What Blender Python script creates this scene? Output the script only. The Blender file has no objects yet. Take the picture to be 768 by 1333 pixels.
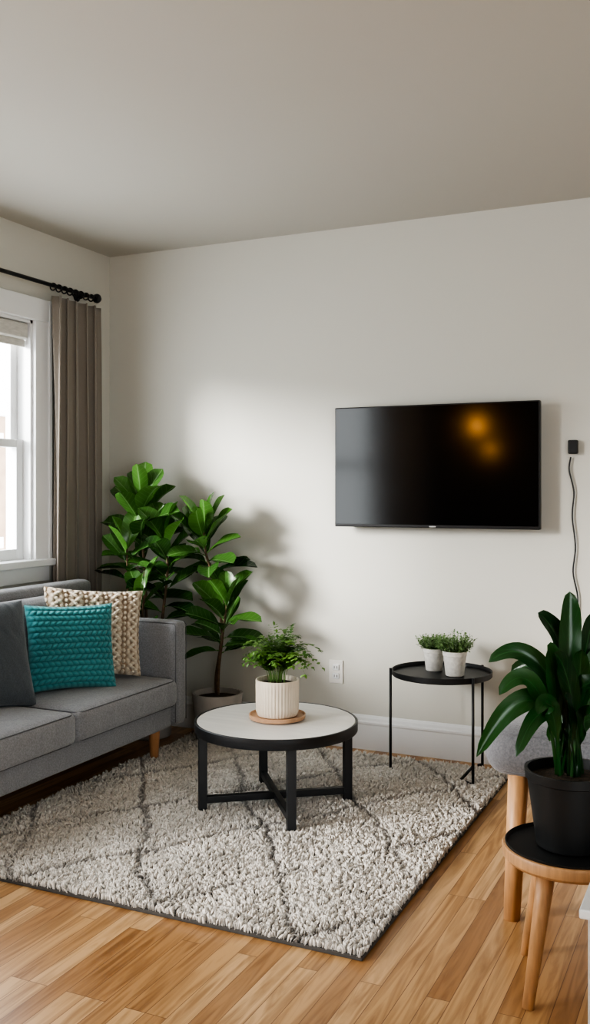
import bpy, bmesh, math, random
import numpy as np
from mathutils import Vector, Matrix, Euler
random.seed(7); rng=np.random.default_rng(7)
H=1.235; FP=1246.0; HZ=638.0
YAW=math.radians(25)
F=Vector((-math.sin(YAW),math.cos(YAW),0)); R=Vector((math.cos(YAW),math.sin(YAW),0))
def W(u,v,d):
    p=F*d+R*((u-384)/FP*d); return Vector((p.x,p.y,H-(v-HZ)/FP*d))
XL=-3.11; YB=4.288; ZC=2.5; XR=2.4; YF=-1.7
# ---------------- materials
def nt(name):
    m=bpy.data.materials.new(name); m.use_nodes=True
    n=m.node_tree; b=n.nodes['Principled BSDF']; return m,n,b
def mat(name,col,rough=.6,metal=0,noise=0.0,nscale=8,bump=0.0,bscale=200,spec=.5,stretch=(1,1,1),sheen=0,coat=0,detail=4,wrinkle=0):
    m,n,b=nt(name)
    b.inputs['Base Color'].default_value=(*col,1); b.inputs['Roughness'].default_value=rough
    b.inputs['Metallic'].default_value=metal; b.inputs['Specular IOR Level'].default_value=spec
    b.inputs['Sheen Weight'].default_value=sheen; b.inputs['Coat Weight'].default_value=coat
    tc=n.nodes.new('ShaderNodeTexCoord'); mp=n.nodes.new('ShaderNodeMapping')
    mp.inputs['Scale'].default_value=stretch
    n.links.new(tc.outputs['Object'],mp.inputs['Vector'])
    if noise>0:
        t=n.nodes.new('ShaderNodeTexNoise'); t.inputs['Scale'].default_value=nscale; t.inputs['Detail'].default_value=detail
        n.links.new(mp.outputs[0],t.inputs['Vector'])
        r=n.nodes.new('ShaderNodeValToRGB')
        r.color_ramp.elements[0].position=.3; r.color_ramp.elements[1].position=.7
        r.color_ramp.elements[0].color=(*[c*(1-noise) for c in col],1)
        r.color_ramp.elements[1].color=(*[min(1,c*(1+noise)) for c in col],1)
        n.links.new(t.outputs['Fac'],r.inputs[0]); n.links.new(r.outputs[0],b.inputs['Base Color'])
    last=None
    if wrinkle>0:
        t=n.nodes.new('ShaderNodeTexNoise'); t.inputs['Scale'].default_value=9; t.inputs['Detail'].default_value=2; t.inputs['Distortion'].default_value=.6
        n.links.new(mp.outputs[0],t.inputs['Vector'])
        last=n.nodes.new('ShaderNodeBump'); last.inputs['Strength'].default_value=wrinkle; last.inputs['Distance'].default_value=.03
        n.links.new(t.outputs['Fac'],last.inputs['Height']); n.links.new(last.outputs[0],b.inputs['Normal'])
    if bump>0:
        t=n.nodes.new('ShaderNodeTexNoise'); t.inputs['Scale'].default_value=bscale; t.inputs['Detail'].default_value=3
        n.links.new(mp.outputs[0],t.inputs['Vector'])
        bp=n.nodes.new('ShaderNodeBump'); bp.inputs['Strength'].default_value=bump; bp.inputs['Distance'].default_value=.004
        n.links.new(t.outputs['Fac'],bp.inputs['Height']); n.links.new(bp.outputs[0],b.inputs['Normal'])
        if last: n.links.new(last.outputs[0],bp.inputs['Normal'])
    return m
M={}
M['wall']=mat('wall_paint',(.635,.62,.565),.75,bump=.05,bscale=300)
M['wallf']=mat('dark_light_absorber',(.13,.12,.11),.8,bump=.05,bscale=300)  # added dark tone for the unseen front wall: dims TV reflection, deepens contrast
M['ceil']=mat('ceiling_paint',(.55,.53,.485),.85,bump=.05,bscale=200)
M['trim']=mat('white_trim_paint',(.82,.825,.83),.4)
M['black']=mat('black_powder_coat',(.014,.015,.017),.45,bump=.05)
M['blackpot']=mat('black_ceramic',(.012,.013,.014),.5)
M['sofa']=mat('grey_sofa_fabric',(.25,.25,.262),.9,noise=.22,nscale=170,bump=.6,bscale=300,sheen=.3,wrinkle=.35)
M['chairfab']=mat('grey_chair_fabric',(.14,.14,.15),.9,noise=.22,nscale=170,bump=.6,bscale=300,sheen=.3)
M['sofad']=mat('slate_cushion_fabric',(.075,.088,.10),.9,noise=.2,nscale=200,bump=.5,bscale=300,sheen=.3,wrinkle=.4)
M['pipe']=mat('sofa_seam',(.13,.13,.14),.9)
M['curtain']=mat('taupe_linen',(.27,.235,.20),.9,noise=.08,nscale=400,bump=.2,bscale=500,sheen=.2)
M['lightwood']=mat('light_wood',(.52,.29,.14),.45,noise=.18,nscale=14,stretch=(6,6,.6))
M['legwood']=mat('leg_wood',(.44,.22,.10),.45,noise=.15,nscale=14,stretch=(6,6,.6))
M['tabletop']=mat('whitewashed_top',(.66,.64,.61),.4,noise=.06,nscale=5,stretch=(1,8,1))
M['cream']=mat('cream_ceramic',(.72,.63,.52),.55,noise=.04,nscale=20)
M['whitepot']=mat('white_textured_ceramic',(.70,.68,.64),.6,noise=.12,nscale=60,bump=.4,bscale=120)
M['concrete']=mat('concrete_pot',(.45,.42,.39),.8,noise=.12,nscale=14,bump=.2,bscale=80)
M['terra']=mat('wood_saucer',(.50,.30,.18),.5,noise=.1,nscale=12,stretch=(1,6,1))
M['soil']=mat('potting_soil',(.05,.035,.022),.95,noise=.6,nscale=90,bump=1,bscale=120)
M['bark']=mat('bark',(.13,.085,.05),.85,noise=.3,nscale=60,bump=.5,bscale=80)
M['rugbase']=mat('rug_backing',(.07,.065,.06),.95)
M['screen']=mat('tv_screen_glass',(.001,.001,.0012),.11,spec=.5)
M['bezel']=mat('tv_plastic',(.01,.01,.011),.35)
M['silver']=mat('silver_label',(.5,.5,.5),.4)
M['plastic']=mat('white_plastic',(.78,.76,.72),.4)
M['blind']=mat('roller_blind',(.62,.6,.56),.8,noise=.1,nscale=30,stretch=(1,1,6))
M['brick']=mat('facade',(.40,.28,.20),.9,noise=.15,nscale=3)
M['facwin']=mat('facade_windows',(.2,.22,.24),.2)
def leafmat(name,dark,light,vein,rough=.32,trans=.2):
    m,n,b=nt(name); L=n.links
    uv=n.nodes.new('ShaderNodeUVMap'); sp=n.nodes.new('ShaderNodeSeparateXYZ'); L.new(uv.outputs[0],sp.inputs[0])
    def mth(op,a,c=None):
        x=n.nodes.new('ShaderNodeMath'); x.operation=op
        if hasattr(a,'links'): L.new(a,x.inputs[0])
        else: x.inputs[0].default_value=a
        if c is not None:
            if hasattr(c,'links'): L.new(c,x.inputs[1])
            else: x.inputs[1].default_value=c
        return x.outputs[0]
    s=mth('ABSOLUTE',mth('SUBTRACT',sp.outputs['X'],.5))
    mid=mth('LESS_THAN',s,.022)
    k=mth('FRACT',mth('MULTIPLY',mth('SUBTRACT',sp.outputs['Y'],mth('MULTIPLY',s,.5)),8))
    side=mth('LESS_THAN',k,.09)
    vv=mth('MAXIMUM',mid,mth('MULTIPLY',side,.45))
    at=n.nodes.new('ShaderNodeAttribute'); at.attribute_name='Col'
    mx=n.nodes.new('ShaderNodeMix'); mx.data_type='RGBA'
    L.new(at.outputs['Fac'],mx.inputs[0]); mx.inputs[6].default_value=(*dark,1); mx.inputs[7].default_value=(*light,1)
    m2=n.nodes.new('ShaderNodeMix'); m2.data_type='RGBA'
    L.new(mth('MULTIPLY',vv,.6),m2.inputs[0]); L.new(mx.outputs[2],m2.inputs[6]); m2.inputs[7].default_value=(*vein,1)
    L.new(m2.outputs[2],b.inputs['Base Color'])
    b.inputs['Roughness'].default_value=rough
    tr=n.nodes.new('ShaderNodeBsdfTranslucent'); L.new(m2.outputs[2],tr.inputs[0])
    ms=n.nodes.new('ShaderNodeMixShader'); ms.inputs[0].default_value=trans
    L.new(b.outputs[0],ms.inputs[1]); L.new(tr.outputs[0],ms.inputs[2])
    L.new(ms.outputs[0],n.nodes['Material Output'].inputs[0])
    return m
M['fig']=leafmat('fiddle_leaf',(.010,.038,.012),(.095,.225,.045),(.20,.34,.13),.25,.2)
M['darkleaf']=leafmat('dark_leaf',(.005,.028,.008),(.028,.11,.024),(.05,.16,.05),.28,.1)
M['fern']=leafmat('fern_leaf',(.045,.13,.025),(.19,.35,.07),(.2,.36,.1),.5)
M['herb']=leafmat('herb_leaf',(.07,.15,.05),(.26,.38,.17),(.2,.36,.1),.6)
def colattr_mat(name,rough=.9,bump=0,sheen=.2):
    m,n,b=nt(name); a=n.nodes.new('ShaderNodeAttribute'); a.attribute_name='Col'
    n.links.new(a.outputs['Color'],b.inputs['Base Color']); b.inputs['Roughness'].default_value=rough
    b.inputs['Sheen Weight'].default_value=sheen; b.inputs['Specular IOR Level'].default_value=.2
    if bump:
        t=n.nodes.new('ShaderNodeTexNoise'); t.inputs['Scale'].default_value=350
        tc=n.nodes.new('ShaderNodeTexCoord'); n.links.new(tc.outputs['Object'],t.inputs['Vector'])
        bp=n.nodes.new('ShaderNodeBump'); bp.inputs['Strength'].default_value=bump; bp.inputs['Distance'].default_value=.004
        n.links.new(t.outputs['Fac'],bp.inputs['Height']); n.links.new(bp.outputs[0],b.inputs['Normal'])
    return m
M['wool']=colattr_mat('rug_wool',.95)
M['yarn']=colattr_mat('knit_yarn',.9,.5)
def floor_mat():
    m,n,b=nt('oak_strip_floor'); L=n.links
    tc=n.nodes.new('ShaderNodeTexCoord'); mp=n.nodes.new('ShaderNodeMapping'); mp.inputs['Rotation'].default_value=(0,0,math.pi/2)
    L.new(tc.outputs['Object'],mp.inputs['Vector'])
    br=n.nodes.new('ShaderNodeTexBrick'); br.inputs['Scale'].default_value=1; br.inputs['Brick Width'].default_value=.95
    br.inputs['Row Height'].default_value=.058; br.inputs['Mortar Size'].default_value=.0010; br.inputs['Mortar Smooth'].default_value=.2
    br.offset=.37; br.offset_frequency=3
    br.inputs['Color1'].default_value=(0,0,0,1); br.inputs['Color2'].default_value=(1,1,1,1); br.inputs['Mortar'].default_value=(.5,.5,.5,1)
    L.new(mp.outputs[0],br.inputs['Vector'])
    rp=n.nodes.new('ShaderNodeValToRGB'); e=rp.color_ramp.elements
    e[0].color=(.37,.19,.078,1); e[1].color=(.64,.415,.22,1); x=e.new(.5); x.color=(.53,.315,.148,1)
    L.new(br.outputs['Color'],rp.inputs[0])
    mp2=n.nodes.new('ShaderNodeMapping'); mp2.inputs['Scale'].default_value=(1,.07,1); L.new(tc.outputs['Object'],mp2.inputs['Vector'])
    add=n.nodes.new('ShaderNodeVectorMath'); add.operation='MULTIPLY_ADD'; L.new(br.outputs['Color'],add.inputs[0]); add.inputs[1].default_value=(3,7,11); L.new(mp2.outputs[0],add.inputs[2])
    ns=n.nodes.new('ShaderNodeTexNoise'); ns.inputs['Scale'].default_value=30; ns.inputs['Detail'].default_value=6; ns.inputs['Distortion'].default_value=1.8
    L.new(add.outputs[0],ns.inputs['Vector'])
    r2=n.nodes.new('ShaderNodeValToRGB'); r2.color_ramp.elements[0].position=.32; r2.color_ramp.elements[1].position=.6
    r2.color_ramp.elements[0].color=(.54,.44,.34,1); r2.color_ramp.elements[1].color=(1.05,1.03,1,1); L.new(ns.outputs['Fac'],r2.inputs[0])
    mx=n.nodes.new('ShaderNodeMix'); mx.data_type='RGBA'; mx.blend_type='MULTIPLY'; mx.inputs[0].default_value=.85
    L.new(rp.outputs[0],mx.inputs[6]); L.new(r2.outputs[0],mx.inputs[7])
    m3=n.nodes.new('ShaderNodeMix'); m3.data_type='RGBA'; L.new(br.outputs['Fac'],m3.inputs[0]); L.new(mx.outputs[2],m3.inputs[6]); m3.inputs[7].default_value=(.17,.08,.035,1)
    L.new(m3.outputs[2],b.inputs['Base Color']); b.inputs['Roughness'].default_value=.30
    bp=n.nodes.new('ShaderNodeBump'); bp.inputs['Strength'].default_value=.12; bp.inputs['Distance'].default_value=.002; bp.invert=True
    L.new(br.outputs['Fac'],bp.inputs['Height']); L.new(bp.outputs[0],b.inputs['Normal'])
    return m
M['floor']=floor_mat()
def glass_mat():
    m,n,b=nt('window_glass'); t=n.nodes.new('ShaderNodeBsdfTransparent'); g=n.nodes.new('ShaderNodeBsdfGlossy'); g.inputs['Roughness'].default_value=.02
    ms=n.nodes.new('ShaderNodeMixShader'); ms.inputs[0].default_value=.05
    n.links.new(t.outputs[0],ms.inputs[1]); n.links.new(g.outputs[0],ms.inputs[2]); n.links.new(ms.outputs[0],n.nodes['Material Output'].inputs[0]); return m
M['glass']=glass_mat()
def emat(name,col,s):
    m,n,b=nt(name); b.inputs['Emission Color'].default_value=(*col,1); b.inputs['Emission Strength'].default_value=s; b.inputs['Base Color'].default_value=(*col,1); return m
M['bulb']=emat('warm_bulb',(1,.45,.10),90)
# ---------------- mesh helpers
def empty(name,loc):
    o=bpy.data.objects.new(name,None); o.location=loc; o.empty_display_size=.1; bpy.context.collection.objects.link(o); return o
def par(o,p):
    if p is not None:
        o.parent=p; o.matrix_parent_inverse=Matrix.Translation(-Vector(p.location))
    return o
def mk(name,verts,faces,m,parent=None,smooth=True,mi=None):
    me=bpy.data.meshes.new(name); me.from_pydata([tuple(v) for v in verts],[],faces); 
    ms=m if isinstance(m,(list,tuple)) else [m]
    for x in ms: me.materials.append(x)
    if mi is not None: me.polygons.foreach_set('material_index',mi)
    if smooth: me.polygons.foreach_set('use_smooth',[True]*len(me.polygons))
    me.update()
    o=bpy.data.objects.new(name,me); bpy.context.collection.objects.link(o); return par(o,parent)
def box(name,lo,hi,m,parent=None,bev=0,seg=3,rotz=0,smooth=None):
    bm=bmesh.new(); bmesh.ops.create_cube(bm,size=1)
    lo=Vector(lo);hi=Vector(hi);c=(lo+hi)/2;s=hi-lo
    for v in bm.verts: v.co=Vector((v.co.x*s.x,v.co.y*s.y,v.co.z*s.z))
    if bev>0: bmesh.ops.bevel(bm,geom=bm.edges[:]+bm.verts[:],offset=bev,segments=seg,profile=.5,affect='EDGES')
    rm=Matrix.Rotation(rotz,3,'Z')
    for v in bm.verts: v.co=rm@v.co+c
    me=bpy.data.meshes.new(name); bm.to_mesh(me); bm.free(); me.materials.append(m)
    if bev>0:
        me.polygons.foreach_set('use_smooth',[True]*len(me.polygons))
    o=bpy.data.objects.new(name,me); bpy.context.collection.objects.link(o)
    if bev>0:
        w=o.modifiers.new('wn','WEIGHTED_NORMAL')
    return par(o,parent)
def lathe(name,c,prof,m,parent=None,seg=64,rib=0,ribn=0,ribz=None,cap=True):
    vs=[];fs=[]
    for r,z in prof:
        for i in range(seg):
            a=2*math.pi*i/seg; rr=r
            if rib and (ribz is None or ribz[0]<z<ribz[1]): rr=r-rib*(1-abs(math.cos(a*ribn/2)))
            vs.append((c[0]+rr*math.cos(a),c[1]+rr*math.sin(a),c[2]+z))
    for j in range(len(prof)-1):
        for i in range(seg):
            k=(i+1)%seg; fs.append((j*seg+i,j*seg+k,(j+1)*seg+k,(j+1)*seg+i))
    if prof[0][0]>1e-5: fs.append(tuple(reversed(range(seg))))
    if prof[-1][0]>1e-5 and cap: fs.append(tuple(range((len(prof)-1)*seg,len(prof)*seg)))
    o=mk(name,vs,fs,m,parent)
    e=o.modifiers.new('es','EDGE_SPLIT'); e.split_angle=math.radians(38)
    return o
def tubegeo(pts,rad,seg=8):
    pts=[Vector(p) for p in pts]; n=len(pts)
    if not isinstance(rad,(list,tuple)): rad=[rad]*n
    vs=[];fs=[]; t0=(pts[1]-pts[0]).normalized()
    a=Vector((0,0,1)) if abs(t0.z)<.9 else Vector((1,0,0)); u=t0.cross(a).normalized()
    for i,p in enumerate(pts):
        t=(pts[min(i+1,n-1)]-pts[max(i-1,0)]).normalized()
        u=(u-t*u.dot(t)).normalized(); w=t.cross(u)
        for k in range(seg):
            an=2*math.pi*k/seg; vs.append(p+(u*math.cos(an)+w*math.sin(an))*rad[i])
    for i in range(n-1):
        for k in range(seg):
            l=(k+1)%seg; fs.append((i*seg+k,i*seg+l,(i+1)*seg+l,(i+1)*seg+k))
    fs.append(tuple(reversed(range(seg)))); fs.append(tuple(range((n-1)*seg,n*seg)))
    return vs,fs
def tube(name,pts,rad,m,parent=None,seg=8):
    v,f=tubegeo(pts,rad,seg); return mk(name,v,f,m,parent)
def bez(a,b,c,d,n=16):
    a,b,c,d=map(Vector,(a,b,c,d)); o=[]
    for i in range(n+1):
        t=i/n; o.append(a*(1-t)**3+b*3*t*(1-t)**2+c*3*t*t*(1-t)+d*t**3)
    return o
def catmull(P,n=8):
    P=[Vector(p) for p in P]; P=[P[0]*2-P[1]]+P+[P[-1]*2-P[-2]]; o=[]
    for i in range(1,len(P)-2):
        for k in range(n):
            t=k/n; a,b,c,d=P[i-1:i+3]
            o.append(.5*((2*b)+(c-a)*t+(2*a-5*b+4*c-d)*t*t+(3*b-a-3*c+d)*t**3))
    o.append(P[-2]); return o
def cushion(name,c,size,r,m,parent,puff=(0,0,0),rot=(0,0,0),n=16,pipe=None):
    bm=bmesh.new(); bmesh.ops.create_cube(bm,size=2); bmesh.ops.subdivide_edges(bm,edges=bm.edges[:],cuts=n,use_grid_fill=True)
    h=Vector(size)/2; mt=Matrix.Translation(c)@Euler(rot).to_matrix().to_4x4()
    def mp(p):
        p=Vector([math.copysign(1-(1-min(1,abs(x)))**1.5,x) for x in p])
        w=Vector((p.x*h.x,p.y*h.y,p.z*h.z)); q=Vector([max(-(h[i]-r),min(h[i]-r,w[i])) for i in range(3)])
        d=w-q
        if d.length>1e-7:
            mxd=max(abs(d.x),abs(d.y),abs(d.z)); d=d.normalized()*mxd
        v=q+d
        v.z+=puff[2]*(1-p.x**2)*(1-p.y**2)*(1 if p.z>0 else -.3)*abs(p.z)
        v.x+=puff[0]*(1-p.y**2)*(1-p.z**2)*p.x; v.y+=puff[1]*(1-p.x**2)*(1-p.z**2)*p.y
        return mt@v
    for v in bm.verts: v.co=mp(v.co.copy())
    me=bpy.data.meshes.new(name); bm.to_mesh(me); bm.free(); me.materials.append(m)
    me.polygons.foreach_set('use_smooth',[True]*len(me.polygons))
    o=bpy.data.objects.new(name,me); bpy.context.collection.objects.link(o); par(o,parent)
    if pipe:
        for sgn in (1,-1):
            pts=[]
            hx=h.x-r*.3; hy=h.y-r*.3; hz=(h.z-r*.28)*sgn; rr=r
            for cx,cy,a0 in ((1,1,0),(-1,1,90),(-1,-1,180),(1,-1,270)):
                for k in range(5):
                    a=math.radians(a0+k*22.5); pts.append(mt@Vector((cx*(hx-rr)+rr*abs(math.cos(a))*cx,cy*(hy-rr)+rr*abs(math.sin(a))*cy,hz)))
            pts.append(pts[0]); tube(name+'_piping',pts,.0026,pipe,parent,6)
    return o
def setcol(o,cols):
    a=o.data.color_attributes.new(name='Col',type='FLOAT_COLOR',domain='POINT')
    a.data.foreach_set('color',np.asarray(cols,dtype=np.float32).ravel())
# leaves --------------------------------------------------
class Leaves:
    def __init__(s): s.v=[];s.f=[];s.uv=[];s.c=[];s.mi=[]
    def leaf(s,base,dr,up,L,Wd,prof,cup=.15,droop=.25,wave=.0,na=10,ns=4,col=.5,pet=0.0,petr=.003):
        dr=Vector(dr).normalized(); side=dr.cross(Vector(up))
        if side.length<.05: side=dr.cross(Vector((1,0,0)))
        side.normalize(); nn=side.cross(dr).normalized(); b=Vector(base)
        if pet>0:
            v,f=tubegeo([b,b+dr*pet*.5,b+dr*pet],petr,5); o=len(s.v); s.v+=v; s.f+=[tuple(i+o for i in q) for q in f]
            s.uv+=[(.5,.5)]*len(v); s.c+=[.9]*len(v); b=b+dr*pet
        o=len(s.v); ph=random.random()*6; tw=random.uniform(-.25,.25)
        for i in range(na+1):
            t=i/na; w=prof(t)*Wd/2
            ax=b+dr*(L*(t-.18*abs(droop)*t*t))-nn*(droop*L*t*t)
            sd=(side*math.cos(tw*t)+nn*math.sin(tw*t))
            for k in range(-ns,ns+1):
                q=k/ns
                z=cup*w*abs(q)**1.3*1.2+wave*math.sin(t*11+ph+(2 if q>0 else 0))*abs(q)**2*Wd
                s.v.append(ax+sd*(q*w)+nn*z); s.uv.append((.5+q*.5*max(.15,prof(t)),t)); s.c.append(max(0,min(1,col+.1*random.uniform(-.3,.3))))
        m=2*ns+1
        for i in range(na):
            for k in range(m-1): s.f.append((o+i*m+k,o+i*m+k+1,o+(i+1)*m+k+1,o+(i+1)*m+k))
    def build(s,name,m,parent,clamp=True):
        if clamp:
            for v in s.v:
                if v.y>YB-.03: v.y=YB-.03+math.tanh((v.y-YB+.03)*3)*.02
                if v.x<XL+.16: v.x=XL+.16-math.tanh((XL+.16-v.x)*2)*.03
        o=mk(name,s.v,s.f,m,parent)
        uvl=o.data.uv_layers.new(name='UVMap'); li=np.empty(len(o.data.loops),dtype=np.int32); o.data.loops.foreach_get('vertex_index',li)
        uvl.data.foreach_set('uv',np.array(s.uv,dtype=np.float32)[li].ravel())
        setcol(o,[(c,c,c,1) for c in s.c]); return o
def p_obov(t): return max(.02,(t**.75)*((1-t)**.42)/.605)
def p_oval(t): return max(.05,math.sin(math.pi*min(1,t*.97+.02))**.7)
# ================= ROOM
box('floor',(XL-.15,YF-.15,-.1),(XR+.15,YB+.15,0),M['floor'])
box('ceiling',(XL-.15,YF-.15,ZC),(XR+.15,YB+.15,ZC+.1),M['ceil'])
box('wall_back',(XL-.15,YB,0),(XR+.15,YB+.15,ZC),M['wall'])
WY=[(-0.25,1.45,.62,2.2),(2.1,3.665,.90,2.06)]
wl=empty('wall_left',(XL-.075,1.5,0))
ys=[YF]+[y for w in WY for y in w[:2]]+[YB]
for i in range(0,len(ys),2): box('wall_panel_%d'%i,(XL-.15,ys[i],0),(XL,ys[i+1],ZC),M['wall'],wl)
for i,(a,b,Z0,Z1) in enumerate(WY):
    box('wall_under_%d'%i,(XL-.15,a,0),(XL,b,Z0-.01),M['wall'],wl); box('wall_over_%d'%i,(XL-.15,a,Z1),(XL,b,ZC),M['wall'],wl)
box('wall_front',(XL,YF-.15,0),(1.2,YF,ZC),M['wallf'])
box('wall_right',(XR,-.6,0),(XR+.15,YB,ZC),M['wall'])
def baseboard(name,horizontal,a,b):
    prof=[(0,0),(.018,0),(.018,.118),(.022,.124),(.022,.132),(.015,.138),(.013,.150),(.006,.160),(0,.162)]
    vs=[];n=len(prof)
    for e in (a,b):
        for d,z in prof: vs.append((e,YB-d,z) if horizontal else (XL+d,e,z))
    fs=[(i,(i+1)%n,n+(i+1)%n,n+i) for i in range(n)]+[tuple(range(n)),tuple(range(n,2*n))]
    return mk(name,vs,fs,M['trim'],smooth=False)
baseboard('baseboard_back',True,XL,XR); baseboard('baseboard_left',False,YF,YB)
for wi,(a,b,Z0,Z1) in enumerate(WY):
    w=empty('window_%d'%(wi+1),(XL,(a+b)/2,Z0)); t=M['trim']; cw=.105
    box('casing_far',(XL,b-.005,Z0-.02),(XL+.022,b+cw,Z1+cw),t,w,.004)
    box('casing_bead',(XL,b+cw-.02,Z0-.02),(XL+.032,b+cw+.004,Z1+cw),t,w,.005)
    box('casing_near',(XL,a-cw,Z0-.02),(XL+.022,a+.005,Z1+cw),t,w,.004)
    box('casing_top',(XL,a-cw-.01,Z1-.005),(XL+.028,b+cw+.01,Z1+cw),t,w,.004)
    box('sill',(XL-.148,a-cw-.02,Z0-.035),(XL+.05,b+cw+.02,Z0),t,w,.006)
    box('apron',(XL,a-cw,Z0-.11),(XL+.016,b+cw,Z0-.035),t,w,.003)
    box('jamb_far',(XL-.149,b-.02,Z0-.003),(XL+.002,b+.002,Z1),t,w); box('jamb_near',(XL-.149,a-.002,Z0-.003),(XL+.002,a+.02,Z1),t,w); box('jamb_top',(XL-.149,a,Z1-.02),(XL+.002,b,Z1+.002),t,w)
    zm=1.46
    for nm,xo,z0,z1 in (('lower_sash',XL-.06,Z0-.002,zm+.02),('upper_sash',XL-.096,zm-.02,Z1-.018)):
        f=.045; e=.0015
        box(nm+'_far',(xo-.018,b-.02-f,z0),(xo+.017,b-.018,z1),t,w,.004); box(nm+'_near',(xo-.018,a+.018,z0),(xo+.017,a+.02+f,z1),t,w,.004)
        box(nm+'_bottom',(xo-.018+e,a+.022,z0+e),(xo+.017-e,b-.022,z0+f*(1.2 if 'lower' in nm else .9)),t,w,.003); box(nm+'_top',(xo-.018+e,a+.022,z1-f*.9),(xo+.017-e,b-.022,z1-e),t,w,.003)
        mk(nm+'_glass',[(xo,a+.05,z0+.03),(xo,b-.05,z0+.03),(xo,b-.05,z1-.03),(xo,a+.05,z1-.03)],[(0,1,2,3)],M['glass'],w,False)
    if wi==1:
        box('blind_roll',(XL-.045,a+.025,Z1-.10),(XL-.003,b-.025,Z1-.022),M['blind'],w,.012)
        box('blind_hem',(XL-.038,a+.025,Z1-.135),(XL-.026,b-.025,Z1-.10),M['blind'],w,.003)
nb=empty('neighbouring_building',(-12,10,0))
box('facade',(-13,6,-4),(-12,17,2.7),M['brick'],nb)
box('cornice',(-12.05,6,2.55),(-11.8,17,2.75),M['trim'],nb)
for i in range(7):
    y=6.4+i*1.5
    box('facade_window_%d'%i,(-12.02,y,.4),(-11.95,y+.75,2.1),M['facwin'],nb); box('facade_sill_%d'%i,(-12.05,y-.12,.2),(-11.92,y+.87,.4),M['trim'],nb); box('facade_lintel_%d'%i,(-12.05,y-.12,2.1),(-11.92,y+.87,2.25),M['trim'],nb)
def curtain(name,y0,y1,x0,n=5):
    c=empty(name,(x0,(y0+y1)/2,0)); vs=[];fs=[]; nu=140; nz=40
    for j in range(nz+1):
        z=.03+(2.185-.03)*j/nz
        for i in range(nu+1):
            s=i/nu; ph=s*n*2*math.pi+.5*math.sin(j*.10+s*5)+.6*math.sin(s*7)
            y=(y0+y1)/2+(s-.5)*(y1-y0)*(1.06-.08*(j/nz))+.014*math.sin(ph*2+.5)
            amp=.030*(.75+.3*math.sin(s*9+1)); vs.append((x0+amp*math.sin(ph),y,z))
    for j in range(nz):
        for i in range(nu): fs.append((j*(nu+1)+i,j*(nu+1)+i+1,(j+1)*(nu+1)+i+1,(j+1)*(nu+1)+i))
    o=mk('fabric',vs,fs,M['curtain'],c); so=o.modifiers.new('s','SOLIDIFY'); so.thickness=.002
    return c
curtain('curtain',3.735,4.095,XL+.068)
cr=empty('curtain_rod',(XL+.07,3.2,2.232))
tube('rod',[(XL+.07,1.75,2.232),(XL+.07,4.065,2.232)],.0095,M['black'],cr,16)
lathe('finial',(0,0,0),[(0,0),(.018,.003),(.024,.015),(.024,.025),(.016,.038),(0,.042)],M['black'],cr,24)
fo=bpy.data.objects['finial']; fo.data.transform(Matrix.Translation((XL+.07,4.06,2.232))@Matrix.Rotation(-math.pi/2,4,'X'))
for y in (1.9,4.0): 
    tube('bracket_%d'%(y*10),[(XL,y,2.232),(XL+.07,y,2.232)],.008,M['black'],cr)
    tube('bracket_plate_%d'%(y*10),[(XL,y,2.232),(XL+.006,y,2.232)],.025,M['black'],cr,16)
for i in range(8):
    y=3.73+i*.043; pts=[(XL+.07+.017*math.cos(a),y,2.226+.017*math.sin(a)) for a in [k*math.pi/8 for k in range(17)]]
    tube('ring_%d'%i,pts,.0035,M['black'],cr,6)
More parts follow.
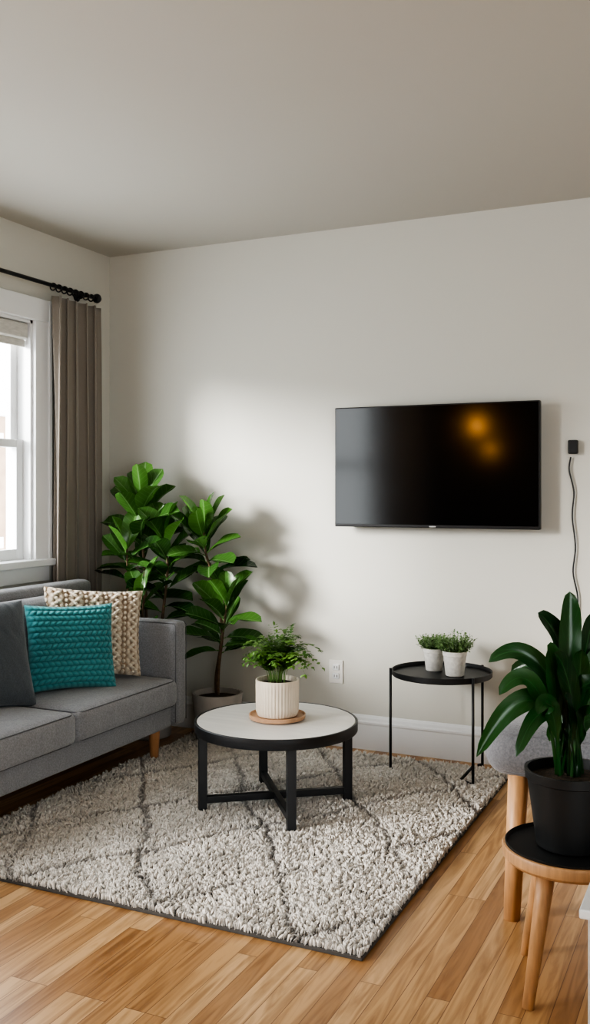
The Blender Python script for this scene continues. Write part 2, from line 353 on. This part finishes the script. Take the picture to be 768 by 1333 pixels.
# ================= RUG
def build_rug():
    x0,x1,y0,y1=-2.47,-.905,2.350,4.13
    rg=empty('shag_rug',((x0+x1)/2,(y0+y1)/2,0))
    box('backing',(x0-.005,y0-.005,.0),(x1+.005,y1+.005,.012),M['rugbase'],rg,.003)
    nx,ny=275,312
    gx,gy=np.meshgrid(np.linspace(x0,x1,nx),np.linspace(y0,y1,ny)); N=nx*ny
    X=gx.ravel()+rng.normal(0,.0020,N); Y=gy.ravel()+rng.normal(0,.0020,N)
    def sn(x,y,f,seed):
        r=np.random.default_rng(seed); o=0
        for k in range(6):
            a=r.uniform(0,6.28); ff=f*r.uniform(.6,1.5); o=o+np.sin(x*ff*np.cos(a)+y*ff*np.sin(a)+r.uniform(0,6.28))
        return o/6**.5/1.2
    wob=.045*sn(X,Y,9,1); wob2=.045*sn(X,Y,10,2); fine=.022*sn(X,Y,60,3)
    A=(X-x0)/.50+(Y-y0)/.72+wob+fine+.2; B=(X-x0)/.50-(Y-y0)/.72+wob2+fine+.2
    da=np.abs(A-np.round(A)); db=np.abs(B-np.round(B))
    line=np.exp(-(np.minimum(da,db)/.031)**2); line=line*np.clip(.85+.35*sn(X,Y,6,4),.4,1)
    cs=.017; ci=np.floor(X/cs).astype(int); cj=np.floor(Y/cs).astype(int)
    best=np.full(N,9.0); cxx=X.copy(); cyy=Y.copy(); cid=np.zeros(N,int)
    def hsh(i,j,k): 
        v=np.sin(i*127.1+j*311.7+k*74.7)*43758.5453; return v-np.floor(v)
    for di in (-1,0,1):
        for dj in (-1,0,1):
            i=ci+di;j=cj+dj; px=(i+.1+.8*hsh(i,j,1))*cs; py=(j+.1+.8*hsh(i,j,2))*cs; d=np.hypot(X-px,Y-py); m=d<best
            best=np.where(m,d,best); cxx=np.where(m,px,cxx); cyy=np.where(m,py,cyy); cid=np.where(m,i*7919+j,cid)
    ch=hsh(cid,cid*.37,3); ca=hsh(cid,cid*.11,5)*6.283
    q=np.clip(1-best/(cs*.75),0,1)
    hgt=.022*(1-.45*line)*(.62+.36*ch+.30*q**.7)+rng.normal(0,.0015,N); hgt=np.clip(hgt,.006,.038)
    lx=(cxx-X)*.60+.007*np.cos(ca)+.004*sn(X,Y,18,7)+rng.normal(0,.0022,N); ly=(cyy-Y)*.60+.007*np.sin(ca)+.004*sn(X,Y,18,9)+rng.normal(0,.0022,N)
    base=np.array([.78,.73,.67]); dark=np.array([.22,.205,.195]); br=(1+.06*sn(X,Y,14,10)+.11*(ch-.5)+.06*rng.normal(0,1,N))
    col=(base*(1-line[:,None]*.88)+dark*line[:,None]*.88)*br[:,None]; col=np.clip(col,.02,.92)
    rad=.0040*(1+.2*rng.normal(0,1,N)).clip(.5,1.6); th=rng.uniform(0,6.28,N)
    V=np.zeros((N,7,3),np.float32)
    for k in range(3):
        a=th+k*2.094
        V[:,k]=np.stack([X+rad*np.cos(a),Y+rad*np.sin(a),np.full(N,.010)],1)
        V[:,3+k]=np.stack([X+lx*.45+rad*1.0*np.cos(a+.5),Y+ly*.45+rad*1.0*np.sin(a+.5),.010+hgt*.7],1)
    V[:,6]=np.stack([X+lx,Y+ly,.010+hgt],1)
    ft=[]
    for k in range(3):
        l=(k+1)%3; ft+=[(k,l,3+l),(k,3+l,3+k),(3+k,3+l,6)]
    ft=np.array(ft); T=(np.arange(N)[:,None,None]*7+ft[None]).reshape(-1,3)
    me=bpy.data.meshes.new('pile'); me.vertices.add(N*7); me.vertices.foreach_set('co',V.ravel())
    me.loops.add(T.size); me.loops.foreach_set('vertex_index',T.ravel().astype(np.int32))
    me.polygons.add(len(T)); me.polygons.foreach_set('loop_start',np.arange(0,T.size,3,dtype=np.int32))
    me.update(calc_edges=True); me.polygons.foreach_set('use_smooth',[True]*len(T))
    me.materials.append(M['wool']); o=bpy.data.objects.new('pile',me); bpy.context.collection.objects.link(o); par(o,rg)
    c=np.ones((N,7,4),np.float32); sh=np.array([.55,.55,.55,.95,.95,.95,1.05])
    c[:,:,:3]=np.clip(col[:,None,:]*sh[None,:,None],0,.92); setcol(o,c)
build_rug()
# ================= SOFA
S=empty('sofa',(-2.66,3.0,0)); sf=M['sofa']
ya,yb=2.18,3.84
cushion('base',(-2.665,(ya+yb)/2,.205),(.59,yb-ya-.16,.12),.02,sf,S)
cushion('arm_far',(-2.655,yb-.05,.39),(.62,.10,.48),.028,sf,S)
cushion('arm_near',(-2.655,ya+.05,.39),(.62,.10,.48),.028,sf,S)
for y in (yb-.095,yb-.005): 
    tube('arm_seam',[(-2.35,y,.17),(-2.35,y,.61),(-2.36,y,.622),(-2.9,y,.622)],.0018,M['pipe'],S,6)
cushion('back_frame',(-2.925,(ya+yb)/2,.465),(.10,yb-ya-.02,.67),.03,sf,S)
cushion('seat_cushion_far',(-2.585,3.373,.312),(.52,.728,.13),.035,sf,S,puff=(.006,0,.018),pipe=M['pipe'])
cushion('seat_cushion_near',(-2.585,2.643,.312),(.52,.728,.13),.035,sf,S,puff=(.006,0,.018),pipe=M['pipe'])
cushion('back_cushion_far',(-2.825,3.375,.57),(.13,.71,.38),.05,sf,S,puff=(.02,0,0),rot=(0,-.12,0))
cushion('back_cushion_near',(-2.825,2.645,.57),(.13,.71,.38),.05,sf,S,puff=(.02,0,0),rot=(0,-.12,0))
for i,(x,y) in enumerate(((-2.41,3.66),(-2.41,2.36),(-2.88,3.7),(-2.88,2.3))):
    lathe('leg_%d'%i,(x,y,0),[(.016,0),(.018,.004),(.026,.15)],M['legwood'],S,20)
def pillow(name,c,w,h,th,rotz,tilt,roll,m,hf,n=150):
    g=np.linspace(-1,1,n); g=np.sign(g)*(1-(1-np.abs(g))**1.25)
    U,V=np.meshgrid(g,g)
    T=th/2*((1-np.abs(U)**3.2)*(1-np.abs(V)**3.2))**.5
    X=w/2*U*(1-.07*(1-V**2)*np.abs(U)); Z=h/2*V*(1-.07*(1-U**2)*np.abs(V))
    hh,cc=hf(U,V); edge=np.clip((1-np.maximum(np.abs(U),np.abs(V)))*8,.0,1)
    vs=[];cols=[]
    for s in (-1,1):
        Y=s*(T+hh*(.25+.75*edge)); vs.append(np.stack([X,Y,Z],-1).reshape(-1,3)); cols.append(cc.reshape(-1,3))
    vs=np.concatenate(vs); cols=np.concatenate(cols); cols=np.concatenate([cols,np.ones((len(cols),1))],1)
    mt=Matrix.Translation(c)@Matrix.Rotation(rotz,4,'Z')@Matrix.Rotation(tilt,4,'X')@Matrix.Rotation(roll,4,'Y')
    vs=[mt@Vector(v) for v in vs.tolist()]; fs=[]
    for s in (0,1):
        o=s*n*n
        for j in range(n-1):
            for i in range(n-1):
                q=(o+j*n+i,o+j*n+i+1,o+(j+1)*n+i+1,o+(j+1)*n+i); fs.append(q if s==0 else q[::-1])
    rim=[i for i in range(n)]+[j*n+n-1 for j in range(1,n)]+[(n-1)*n+i for i in range(n-2,-1,-1)]+[j*n for j in range(n-2,0,-1)]
    for k in range(len(rim)):
        a=rim[k];b=rim[(k+1)%len(rim)]; fs.append((a,a+n*n,b+n*n,b))
    o=mk(name,vs,fs,m); setcol(o,cols); return o
def knit(U,V):
    rows=15; v=(V+1)/2*rows; r=np.floor(v); fv=v-r
    mid=(np.abs(V)<.33)
    rib=np.sin(np.pi*fv)**.7; u=(U+1)/2*15
    st=np.abs(np.sin(np.pi*(u+.5*(r%2)+ .55*(fv-.5)*np.where(r%2==0,1,-1))))**.7
    h=rib*(.3+.7*st)*.013+np.where(mid,.004*st*rib,0)
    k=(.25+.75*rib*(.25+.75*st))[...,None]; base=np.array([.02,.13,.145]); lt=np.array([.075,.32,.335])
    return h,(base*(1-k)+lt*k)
def crochet(U,V):
    # chunky cables: plaited strands in vertical columns, separated by bobble columns
    n=5; x=(U+1)/2*n; c=np.floor(x); fx=x-c-.5
    per=3.2; ph=V*per*np.pi+c*1.3
    h=np.zeros(U.shape)
    for k in range(3):
        s=.26*np.sin(ph+k*2.0944); z=.5+.5*np.cos(2*(ph+k*2.0944))
        strand=np.clip(1-((fx-s)/.15)**2,0,1)**.5*(.6+.4*z)*(.82+.18*np.cos(V*60+fx*14*np.sign(np.cos(ph+k*2.0944))))
        h=np.maximum(h,strand)
    gx=np.abs(fx)-.5
    bob=np.clip(1-(gx/.10)**2-(((V*8)%1-.5)/.45)**2,0,1)**.5*.8
    h=np.maximum(h,bob)
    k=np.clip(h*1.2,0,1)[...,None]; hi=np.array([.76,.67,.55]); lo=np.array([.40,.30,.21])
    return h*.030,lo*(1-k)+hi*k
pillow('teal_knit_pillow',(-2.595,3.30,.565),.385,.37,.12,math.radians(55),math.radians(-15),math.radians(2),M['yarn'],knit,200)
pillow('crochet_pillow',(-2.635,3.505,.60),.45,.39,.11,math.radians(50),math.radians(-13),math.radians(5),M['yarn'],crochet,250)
pillow('slate_throw_pillow',(-2.70,2.85,.59),.48,.44,.14,math.radians(75),math.radians(-20),math.radians(4),M['sofad'],lambda U,V:(U*0,np.zeros(U.shape+(3,))+.1),60)
# ================= COFFEE TABLE
C=Vector((-1.641,3.305,0))+R*.018; T=empty('coffee_table',C); zt=.352
lathe('rim',(C.x,C.y,0),[(.29,zt-.038),(.312,zt-.038),(.314,zt-.035),(.314,zt-.001),(.312,zt+.001),(.306,zt+.001),(.305,zt-.004),(.29,zt-.004)],M['black'],T,96,cap=False)
lathe('top',(C.x,C.y,0),[(.303,zt-.030),(.3045,zt-.001),(.3035,zt),(0,zt)],M['tabletop'],T,96)
def bar(name,a,b,w,h,m,parent):
    a=Vector(a);b=Vector(b); d=(b-a); L=d.length; mid=(a+b)/2; ang=math.atan2(d.y,d.x)
    return box(name,(mid.x-L/2,mid.y-w/2,mid.z-h/2),(mid.x+L/2,mid.y+w/2,mid.z+h/2),m,parent,.002,2,ang)
a0=math.radians(-53)
for k in range(4):
    a=a0+k*math.pi/2; p=C+Vector((math.cos(a),math.sin(a),0))*.284
    box('leg_%d'%k,(p.x-.016,p.y-.016,.014),(p.x+.016,p.y+.016,zt-.03),M['black'],T,.002,2,a)
for k in range(2):
    a=a0+k*math.pi/2; q=Vector((math.cos(a),math.sin(a),0))*.275
    bar('brace_%d'%k,C-q+Vector((0,0,.062)),C+q+Vector((0,0,.062)),.024,.026 if k else .0255,M['black'],T)
    bar('apron_%d'%k,C-q+Vector((0,0,zt-.045)),C+q+Vector((0,0,zt-.045)),.022,.02 if k else .0195,M['black'],T)
pc=W(361,925,3.70); pc.z=zt+.001
FE=empty('potted_fern',pc)
lathe('saucer',pc,[(.095,0),(.108,.004),(.110,.018),(.106,.020),(.102,.012),(0,.012)],M['terra'],FE,64)
pz=pc+Vector((0,0,.0125))
lathe('ribbed_pot',pz,[(.070,0),(.076,.003),(.083,.02),(.084,.11),(.084,.135),(.0835,.14),(.079,.14),(.078,.12),(0,.12)],M['cream'],FE,192,.0035,40,(.012,.133))
lathe('soil',pz,[(.077,.121),(.05,.128),(0,.131)],M['soil'],FE,32)
def fern(name,c,n,Lr,parent,m,rise=.9,seed=1,lf=.02,spread=1.0):
    random.seed(seed); Lv=Leaves()
    for i in range(n):
        a=i*2.399+random.uniform(-.3,.3); L=random.uniform(*Lr); ou=random.uniform(.05,1.0)*spread
        d=Vector((math.cos(a),math.sin(a),0)); b=c+d*random.uniform(.005,.04)
        if d.dot(R)<-.2: ou*=.72
        p3=b+d*L*ou*1.05+Vector((0,0,L*(rise*(1.15-.85*ou/spread)))); p1=b+Vector((0,0,L*.45)); p2=b+d*L*.5*ou+Vector((0,0,L*.9*rise))
        pts=bez(b,p1,p2,p3,14); v,f=tubegeo(pts,[.0012*(1-j/18) for j in range(15)],4); o=len(Lv.v); Lv.v+=v; Lv.f+=[tuple(x+o for x in q) for q in f]; Lv.uv+=[(.5,.5)]*len(v); Lv.c+=[.4]*len(v)
        cb=random.uniform(.1,.95)
        for j in range(4,15):
            t=(pts[j]-pts[j-1]).normalized(); s=t.cross(Vector((0,0,1))).normalized(); k=1-.55*(j-4)/11
            for sg in (-1,1):
                dd=(s*sg+t*.55+Vector((0,0,random.uniform(-.25,.3)))).normalized()
                q=lf*k*random.uniform(1.1,1.8)
                for w in range(2):
                    Lv.leaf(pts[j]+dd*q*.9*w-t*.004*w,dd+Vector((random.uniform(-.3,.3),random.uniform(-.3,.3),0)),Vector((0,0,1)),q,q*.75,p_oval,.1,.25,0,3,1,cb)
        Lv.leaf(pts[-1],(pts[-1]-pts[-2]),Vector((0,0,1)),lf,lf*.6,p_oval,.1,.2,0,3,1,cb)
    return Lv.build(name,m,parent)
fern('fronds',pz+Vector((0,0,.125)),54,(.13,.225),FE,M['fern'],1.0,8,.018,.9)
# ================= SIDE TABLE
st=F*4.13+R*((575-384)/FP*4.13); st.z=0; ST=empty('side_table',st); zs=.448; rr=.215
lathe('tray',(st.x,st.y,0),[(.20,zs-.012),(rr-.004,zs-.012),(rr,zs-.008),(rr,zs+.012),(rr-.003,zs+.013),(rr-.005,zs+.010),(rr-.006,zs-.004),(0,zs-.004)],M['black'],ST,96)
def rel(dd,ll): return F*dd+R*ll
legs=[rel(.03,-.218),rel(-.198,.098),rel(.10,.195)]
for k,l in enumerate(legs):
    p=st+l; tube('leg_%d'%k,[p+Vector((0,0,.016)),p+Vector((0,0,zs+.014))],.006,M['black'],ST,12)
    tube('foot_bar_%d'%k,[p+Vector((0,0,.022)),st+l*.62+Vector((0,0,.022))] if k==1 else [p+Vector((0,0,.022)),st+l*.9+Vector((0,0,.022))],.007,M['black'],ST,12)
tube('cross_bar',[st+legs[1]*.62+Vector((0,0,.022)),st+legs[1]+Vector((0,0,.10))],.006,M['black'],ST,12)
def smallpot(name,p,r,h,seed,fr):
    p=Vector((p.x,p.y,zs-.003)); E=empty(name,p)
    lathe('pot',p,[(r*.72,0),(r*.78,.003),(r*.97,h*.8),(r*1.02,h*.82),(r*1.04,h),(r*.97,h),(r*.95,h*.9),(0,h*.9)],M['whitepot'],E,48)
    random.seed(seed); Lv=Leaves()
    for i in range(190):
        a=random.uniform(0,6.283); q=random.random()**.5; b=p+Vector((math.cos(a)*r*.8*q,math.sin(a)*r*.8*q,h*.88))
        e=b+Vector((math.cos(a)*fr*q*.6,math.sin(a)*fr*q*.6,fr*random.uniform(.5,1.15)*(1.1-.4*q)))
        v,f=tubegeo([b,(b+e)/2+Vector((0,0,.004)),e],.0006,3); o=len(Lv.v); Lv.v+=v; Lv.f+=[tuple(x+o for x in w) for w in f]; Lv.uv+=[(.5,.5)]*len(v); Lv.c+=[.5]*len(v)
        cb=random.uniform(.1,.9)
        for j in range(6):
            t=.4+.6*j/5; pp=b.lerp(e,t); d=Vector((random.uniform(-1,1),random.uniform(-1,1),random.uniform(-.1,.9)))
            Lv.leaf(pp,d,Vector((0,0,1)),.012,.008,p_oval,.1,.2,0,3,1,cb)
    Lv.build('foliage',M['herb'],E)
smallpot('potted_herb',W(592,870,4.08),.050,.105,5,.085)
smallpot('potted_herb',W(565,860,4.20),.046,.098,6,.07)
# ================= TV
TV=empty('wall_mounted_tv',(-1.267,4.2,1.34)); x0,x1,z0,z1=-1.746,-.788,1.063,1.624
box('body',(x0,4.19,z0),(x1,4.225,z1),M['bezel'],TV,.004)
box('rear_housing',(x0+.15,4.225,z0+.08),(x1-.15,4.25,z1-.12),M['bezel'],TV,.006)
box('wall_bracket',(-1.45,4.25,1.2),(-1.08,YB,1.5),M['black'],TV,.002)
box('screen',(x0+.006,4.1885,z0+.014),(x1-.006,4.191,z1-.006),M['screen'],TV)
box('label',(-1.282,4.1875,z0+.004),(-1.252,4.191,z0+.009),M['silver'],TV)
PL=empty('power_cable',(-.661,YB,1.42))
box('plug',(-.681,YB-.035,1.392),(-.641,YB,1.452),M['black'],PL,.005)
def onwall(u,v,off=.012):
    k=(u-384)/FP; d=(YB-off)/(F.y+R.y*k); return W(u,v,d)
tube('cable',catmull([onwall(743,595),onwall(741,612),onwall(747,640),onwall(745,672),onwall(749,712),onwall(746,745),onwall(752,778),onwall(750,815),onwall(742,860),onwall(745,900)],8),.0035,M['black'],PL,8)
O=empty('wall_outlet',(-1.778,YB,.357))
box('plate',(-1.815,YB-.006,.30),(-1.742,YB,.412),M['plastic'],O,.003)
for z in (.336,.378): 
    box('socket_%d'%(z*1000),(-1.796,YB-.009,z-.014),(-1.761,YB-.005,z+.014),M['trim'],O,.004)
    for dx in (-.007,.007): box('slot',(-1.7785+dx-.0015,YB-.0095,z-.006),(-1.7785+dx+.0015,YB-.0085,z+.006),M['black'],O)
# ================= FIDDLE LEAF FIGS
def fig(name,potc,potr,poth,stems,seed,potm,Lr=(.20,.26)):
    random.seed(seed); E=empty(name,potc)
    lathe('pot',potc,[(potr*.78,0),(potr*.82,.004),(potr*.98,poth*.9),(potr,poth*.97),(potr*.99,poth),(potr*.90,poth),(potr*.88,poth*.88),(0,poth*.88)],potm,E,64)
    lathe('soil',potc+Vector((0,0,poth*.885)),[(potr*.87,0),(potr*.4,.012),(0,.014)],M['soil'],E,32)
    Lv=Leaves()
    for si,(pts,t0,n,sc) in enumerate(stems):
        pth=catmull([potc+Vector((0,0,poth*.85))]+pts,10); N=len(pth)
        tube('trunk_%d'%si,pth,[.011*(1-.6*i/N) for i in range(N)],M['bark'],E,10)
        for i in range(n):
            t=t0+(1-t0)*(i/(n-1)); x=t*(N-1); k=min(N-2,int(x)); b=pth[k].lerp(pth[k+1],x-k)
            a=i*2.399+si*1.1+random.uniform(-.3,.3); top=i/(n-1)
            el=math.radians(8+62*top**1.2+random.uniform(-16,16))
            d=Vector((math.cos(a)*math.cos(el),math.sin(a)*math.cos(el)*(.45 if math.sin(a)>0 else .85),math.sin(el)))
            L=random.uniform(*Lr)*sc*(1 if top<.85 else .9)
            upv=Vector((random.uniform(-.3,.3),-.35+random.uniform(-.3,.3),1)) if el<1.2 else Vector((-math.cos(a),-math.sin(a),.2))
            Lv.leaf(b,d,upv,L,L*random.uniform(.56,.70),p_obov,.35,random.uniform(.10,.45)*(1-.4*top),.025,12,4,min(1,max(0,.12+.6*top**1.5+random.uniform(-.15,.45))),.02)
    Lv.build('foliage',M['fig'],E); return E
PA=W
pA=Vector((-2.70,4.06,0))
fig('fiddle_leaf_fig',pA,.13,.27,[
  ([PA(190,900,4.84),PA(190,780,4.83),PA(185,700,4.82),PA(183,655,4.80)],.50,24,1.0),
  ([PA(200,900,4.80),PA(212,800,4.76),PA(218,740,4.74),PA(214,700,4.72)],.48,20,.92),
  ([PA(175,900,4.80),PA(168,800,4.78),PA(166,740,4.76),PA(165,715,4.74)],.55,12,.85),
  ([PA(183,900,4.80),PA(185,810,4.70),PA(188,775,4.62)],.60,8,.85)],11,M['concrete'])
pB=W(283,960,4.68); pB.z=.022
fig('fiddle_leaf_fig',pB,.125,.225,[
  ([PA(282,880,4.68),PA(289,820,4.68),PA(280,760,4.68),PA(268,720,4.68),PA(265,690,4.67)],.66,21,.92),
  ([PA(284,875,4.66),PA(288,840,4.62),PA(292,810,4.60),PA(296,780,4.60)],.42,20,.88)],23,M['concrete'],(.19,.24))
# ================= PLANT STOOL + DARK PLANT
sc=Vector((-.386,2.446,0)); PS=empty('plant_stool',sc); zs2=.352
lathe('top',(sc.x,sc.y,0),[(.14,zs2-.036),(.158,zs2-.034),(.165,zs2-.026),(.166,zs2-.006),(.163,zs2),(.158,zs2+.001),(.156,zs2-.010)],M['lightwood'],PS,96)
lathe('tray',(sc.x,sc.y,0),[(.15,zs2-.0095),(.1575,zs2-.002),(.1585,zs2+.006),(.156,zs2+.007),(.151,zs2-.001),(0,zs2-.001)],M['blackpot'],PS,96)
for k,(dx,dy) in enumerate(((-.075,-.145),(-.135,.125),(.165,.02))):
    d=Vector((dx,dy,0)); lt=sc+d*.55; 
    tube('leg_%d'%k,[sc+d+Vector((0,0,0)),lt.lerp(sc+d,.3)+Vector((0,0,(zs2-.03)*.7)),lt+Vector((0,0,zs2-.030))],[.014,.020,.023],M['lightwood'],PS,20)
DP=empty('potted_dracaena',(sc.x,sc.y,zs2)); pp=Vector((sc.x,sc.y,zs2))
lathe('pot',pp,[(.075,0),(.082,.004),(.104,.165),(.109,.168),(.111,.19),(.103,.19),(.101,.165),(0,.165)],M['blackpot'],DP,80)
lathe('soil',pp+Vector((0,0,.166)),[(.10,0),(.05,.01),(0,.012)],M['soil'],DP,32)
def bigplant():
    random.seed(5); Lv=Leaves(); b0=pp+Vector((0,0,.172)); dd=sc.dot(F)
    specs=[ # tip u,v, depth offset, base u, lift, width
      (620,985,-.02,738,125,.062),(636,862,.05,740,75,.052),(700,798,.03,742,30,.074),(742,770,0,748,10,.062),
      (650,905,-.06,738,75,.048),(775,800,.05,752,20,.066),(815,850,0,755,60,.06),(840,950,-.05,756,100,.06),
      (672,985,-.12,738,90,.045),(684,890,.10,742,45,.050),(722,850,-.10,744,20,.05),
      (700,930,-.14,742,50,.045),(790,900,-.14,750,50,.055),(757,845,-.10,750,10,.05),(735,905,-.13,745,10,.04),(770,930,-.16,750,20,.045),
      (730,825,.08,745,20,.06),(760,860,.10,748,20,.06),(665,875,.14,742,60,.055),(785,960,.05,752,60,.05),(715,965,.08,744,60,.045),(712,840,-.05,744,25,.06)]
    for tu,tv,do,bu,lift,wd in specs:
        tip=W(tu,tv,dd+do); base=Vector((b0.x+random.uniform(-.03,.03),b0.y+random.uniform(-.03,.03),b0.z))
        up=lift/FP*dd; hz=(tip-base); hz.z=0; rise=max(tip.z-base.z,0)
        c1=base+Vector((0,0,max(.09,rise*.5+up*.7)))+hz*.10; c2=base+hz*.55+Vector((0,0,rise*.8+up*1.0))
        pts=bez(base,c1,c2,tip,24)
        face=(-F*.7+Vector((0,0,.4))+R*random.uniform(-.5,.5))
        col=random.uniform(.0,.85); o=len(Lv.v); ns=3
        for i,p in enumerate(pts):
            t=i/24; tn=(pts[min(i+1,24)]-pts[max(i-1,0)]).normalized()
            sd=tn.cross(face).normalized(); nn=sd.cross(tn)
            x=max(0,(t-.28)/.72); w=.0045+wd*.5*max(0,(x**.6)*((1-x)**.65)/.55)*(t>.28)
            if t>.99: w=.0006
            for k in range(-ns,ns+1):
                q=k/ns; Lv.v.append(p+sd*q*w+nn*(.35*w*abs(q)+.0025*math.sin(t*17+tu)*q*q)); Lv.uv.append((.5+q*.5,t)); Lv.c.append(col)
        m=2*ns+1
        for i in range(24):
            for k in range(m-1): Lv.f.append((o+i*m+k,o+i*m+k+1,o+(i+1)*m+k+1,o+(i+1)*m+k))
    Lv.build('foliage',M['darkleaf'],DP,False)
bigplant()
# ================= CHAIR (grey seat, wood legs)
AC=empty('upholstered_chair',(-.36,2.95,0))
cushion('seat',(-.325,2.98,.487),(.70,.56,.145),.068,M['chairfab'],AC,puff=(.008,.008,.012),pipe=M['pipe'])
box('frame',(-.60,2.78,.385),(-.05,3.20,.425),M['lightwood'],AC,.008)
cushion('backrest',(-.05,2.98,.68),(.12,.56,.32),.05,M['sofad'],AC)
for k,(x,y,s) in enumerate(((-.58,2.765,-1),(-.58,3.2,-1),(-.08,2.765,1),(-.08,3.2,1))):
    tube('leg_%d'%k,[(x+.02*s,y,0),(x,y,.425)],[.024,.030],M['lightwood'],AC,20)
# ================= WHITE CABINET
WC=empty('white_cabinet',(-.05,2.1,0))
box('carcass',(-.285,2.03,.02),(.25,2.21,.362),M['trim'],WC,.003); box('top',(-.30,2.01,.362),(.26,2.22,.382),M['trim'],WC,.004)
box('door',(-.28,2.02,.03),(.24,2.032,.355),M['trim'],WC,.002); box('plinth',(-.27,2.04,0),(.24,2.2,.02),M['trim'],WC)
# ================= FLOOR LAMP behind viewer
lp=Vector((-2.36,-1.05,0)); FL=empty('floor_lamp',lp)
lathe('base',lp,[(.13,0),(.13,.015),(.12,.022),(0,.024)],M['black'],FL,48)
tube('pole',[lp+Vector((0,0,.02)),lp+Vector((0,0,1.95))],.01,M['black'],FL,12)
for k,(dx,z,s) in enumerate(((.0,1.87,1.2),(.13,1.63,.75))):
    q=lp+Vector((dx,.12,z)); tube('arm_%d'%k,[lp+Vector((0,0,z+.04)),q+Vector((0,0,.04))],.006,M['black'],FL)
    lathe('bulb_%d'%k,q,[(a*s,b*s) for a,b in [(0,-.04),(.022,-.034),(.034,-.01),(.03,.012),(.014,.035),(.012,.05)]],M['bulb'],FL,24)
# ================= LIGHT
w=bpy.data.worlds.new('world'); bpy.context.scene.world=w; w.use_nodes=True
bg=w.node_tree.nodes['Background']; bg.inputs[0].default_value=(.93,.98,1,1); bg.inputs[1].default_value=6.0
def portal(name,c,sx,sy,rot):
    l=bpy.data.lights.new(name,'AREA'); l.shape='RECTANGLE'; l.size=sx; l.size_y=sy; l.cycles.is_portal=True
    o=bpy.data.objects.new(name,l); o.location=c; o.rotation_euler=rot; bpy.context.collection.objects.link(o)
for i,(a,b,Z0,Z1) in enumerate(WY): portal('window_portal',(XL-.16,(a+b)/2,(Z0+Z1)/2),Z1-Z0,b-a,(0,-math.pi/2,0))
portal('opening_portal',(XR+.1,(YF-.6)/2,ZC/2),ZC,-.6-YF,(0,math.pi/2,0))
portal('opening_portal_front',((1.2+XR)/2,YF-.1,ZC/2),XR-1.2,ZC,(math.pi/2,0,0))
sl=bpy.data.lights.new('sun','SUN'); sl.energy=7.0; sl.angle=math.radians(18); sl.color=(1,.985,.95)
so=bpy.data.objects.new('sun',sl); bpy.context.collection.objects.link(so)
so.rotation_euler=Vector((.66,.74,-.24)).to_track_quat('-Z','Y').to_euler(); so.location=(-8,-4,4)
# ================= CAMERA
cd=bpy.data.cameras.new('camera'); cam=bpy.data.objects.new('camera',cd); bpy.context.collection.objects.link(cam)
cd.sensor_fit='VERTICAL'; cd.sensor_height=36; cd.sensor_width=36; cd.lens=FP/1333*36
cam.location=(0,0,H); cam.rotation_euler=(math.pi/2,0,YAW); cd.shift_y=-(666.5-HZ)/1333; cd.clip_start=.05
bpy.context.scene.camera=cam
vs=bpy.context.scene.view_settings
try:
    vs.view_transform='AgX'; vs.look='AgX - High Contrast'
except Exception as e: print(e)
vs.exposure=0.12
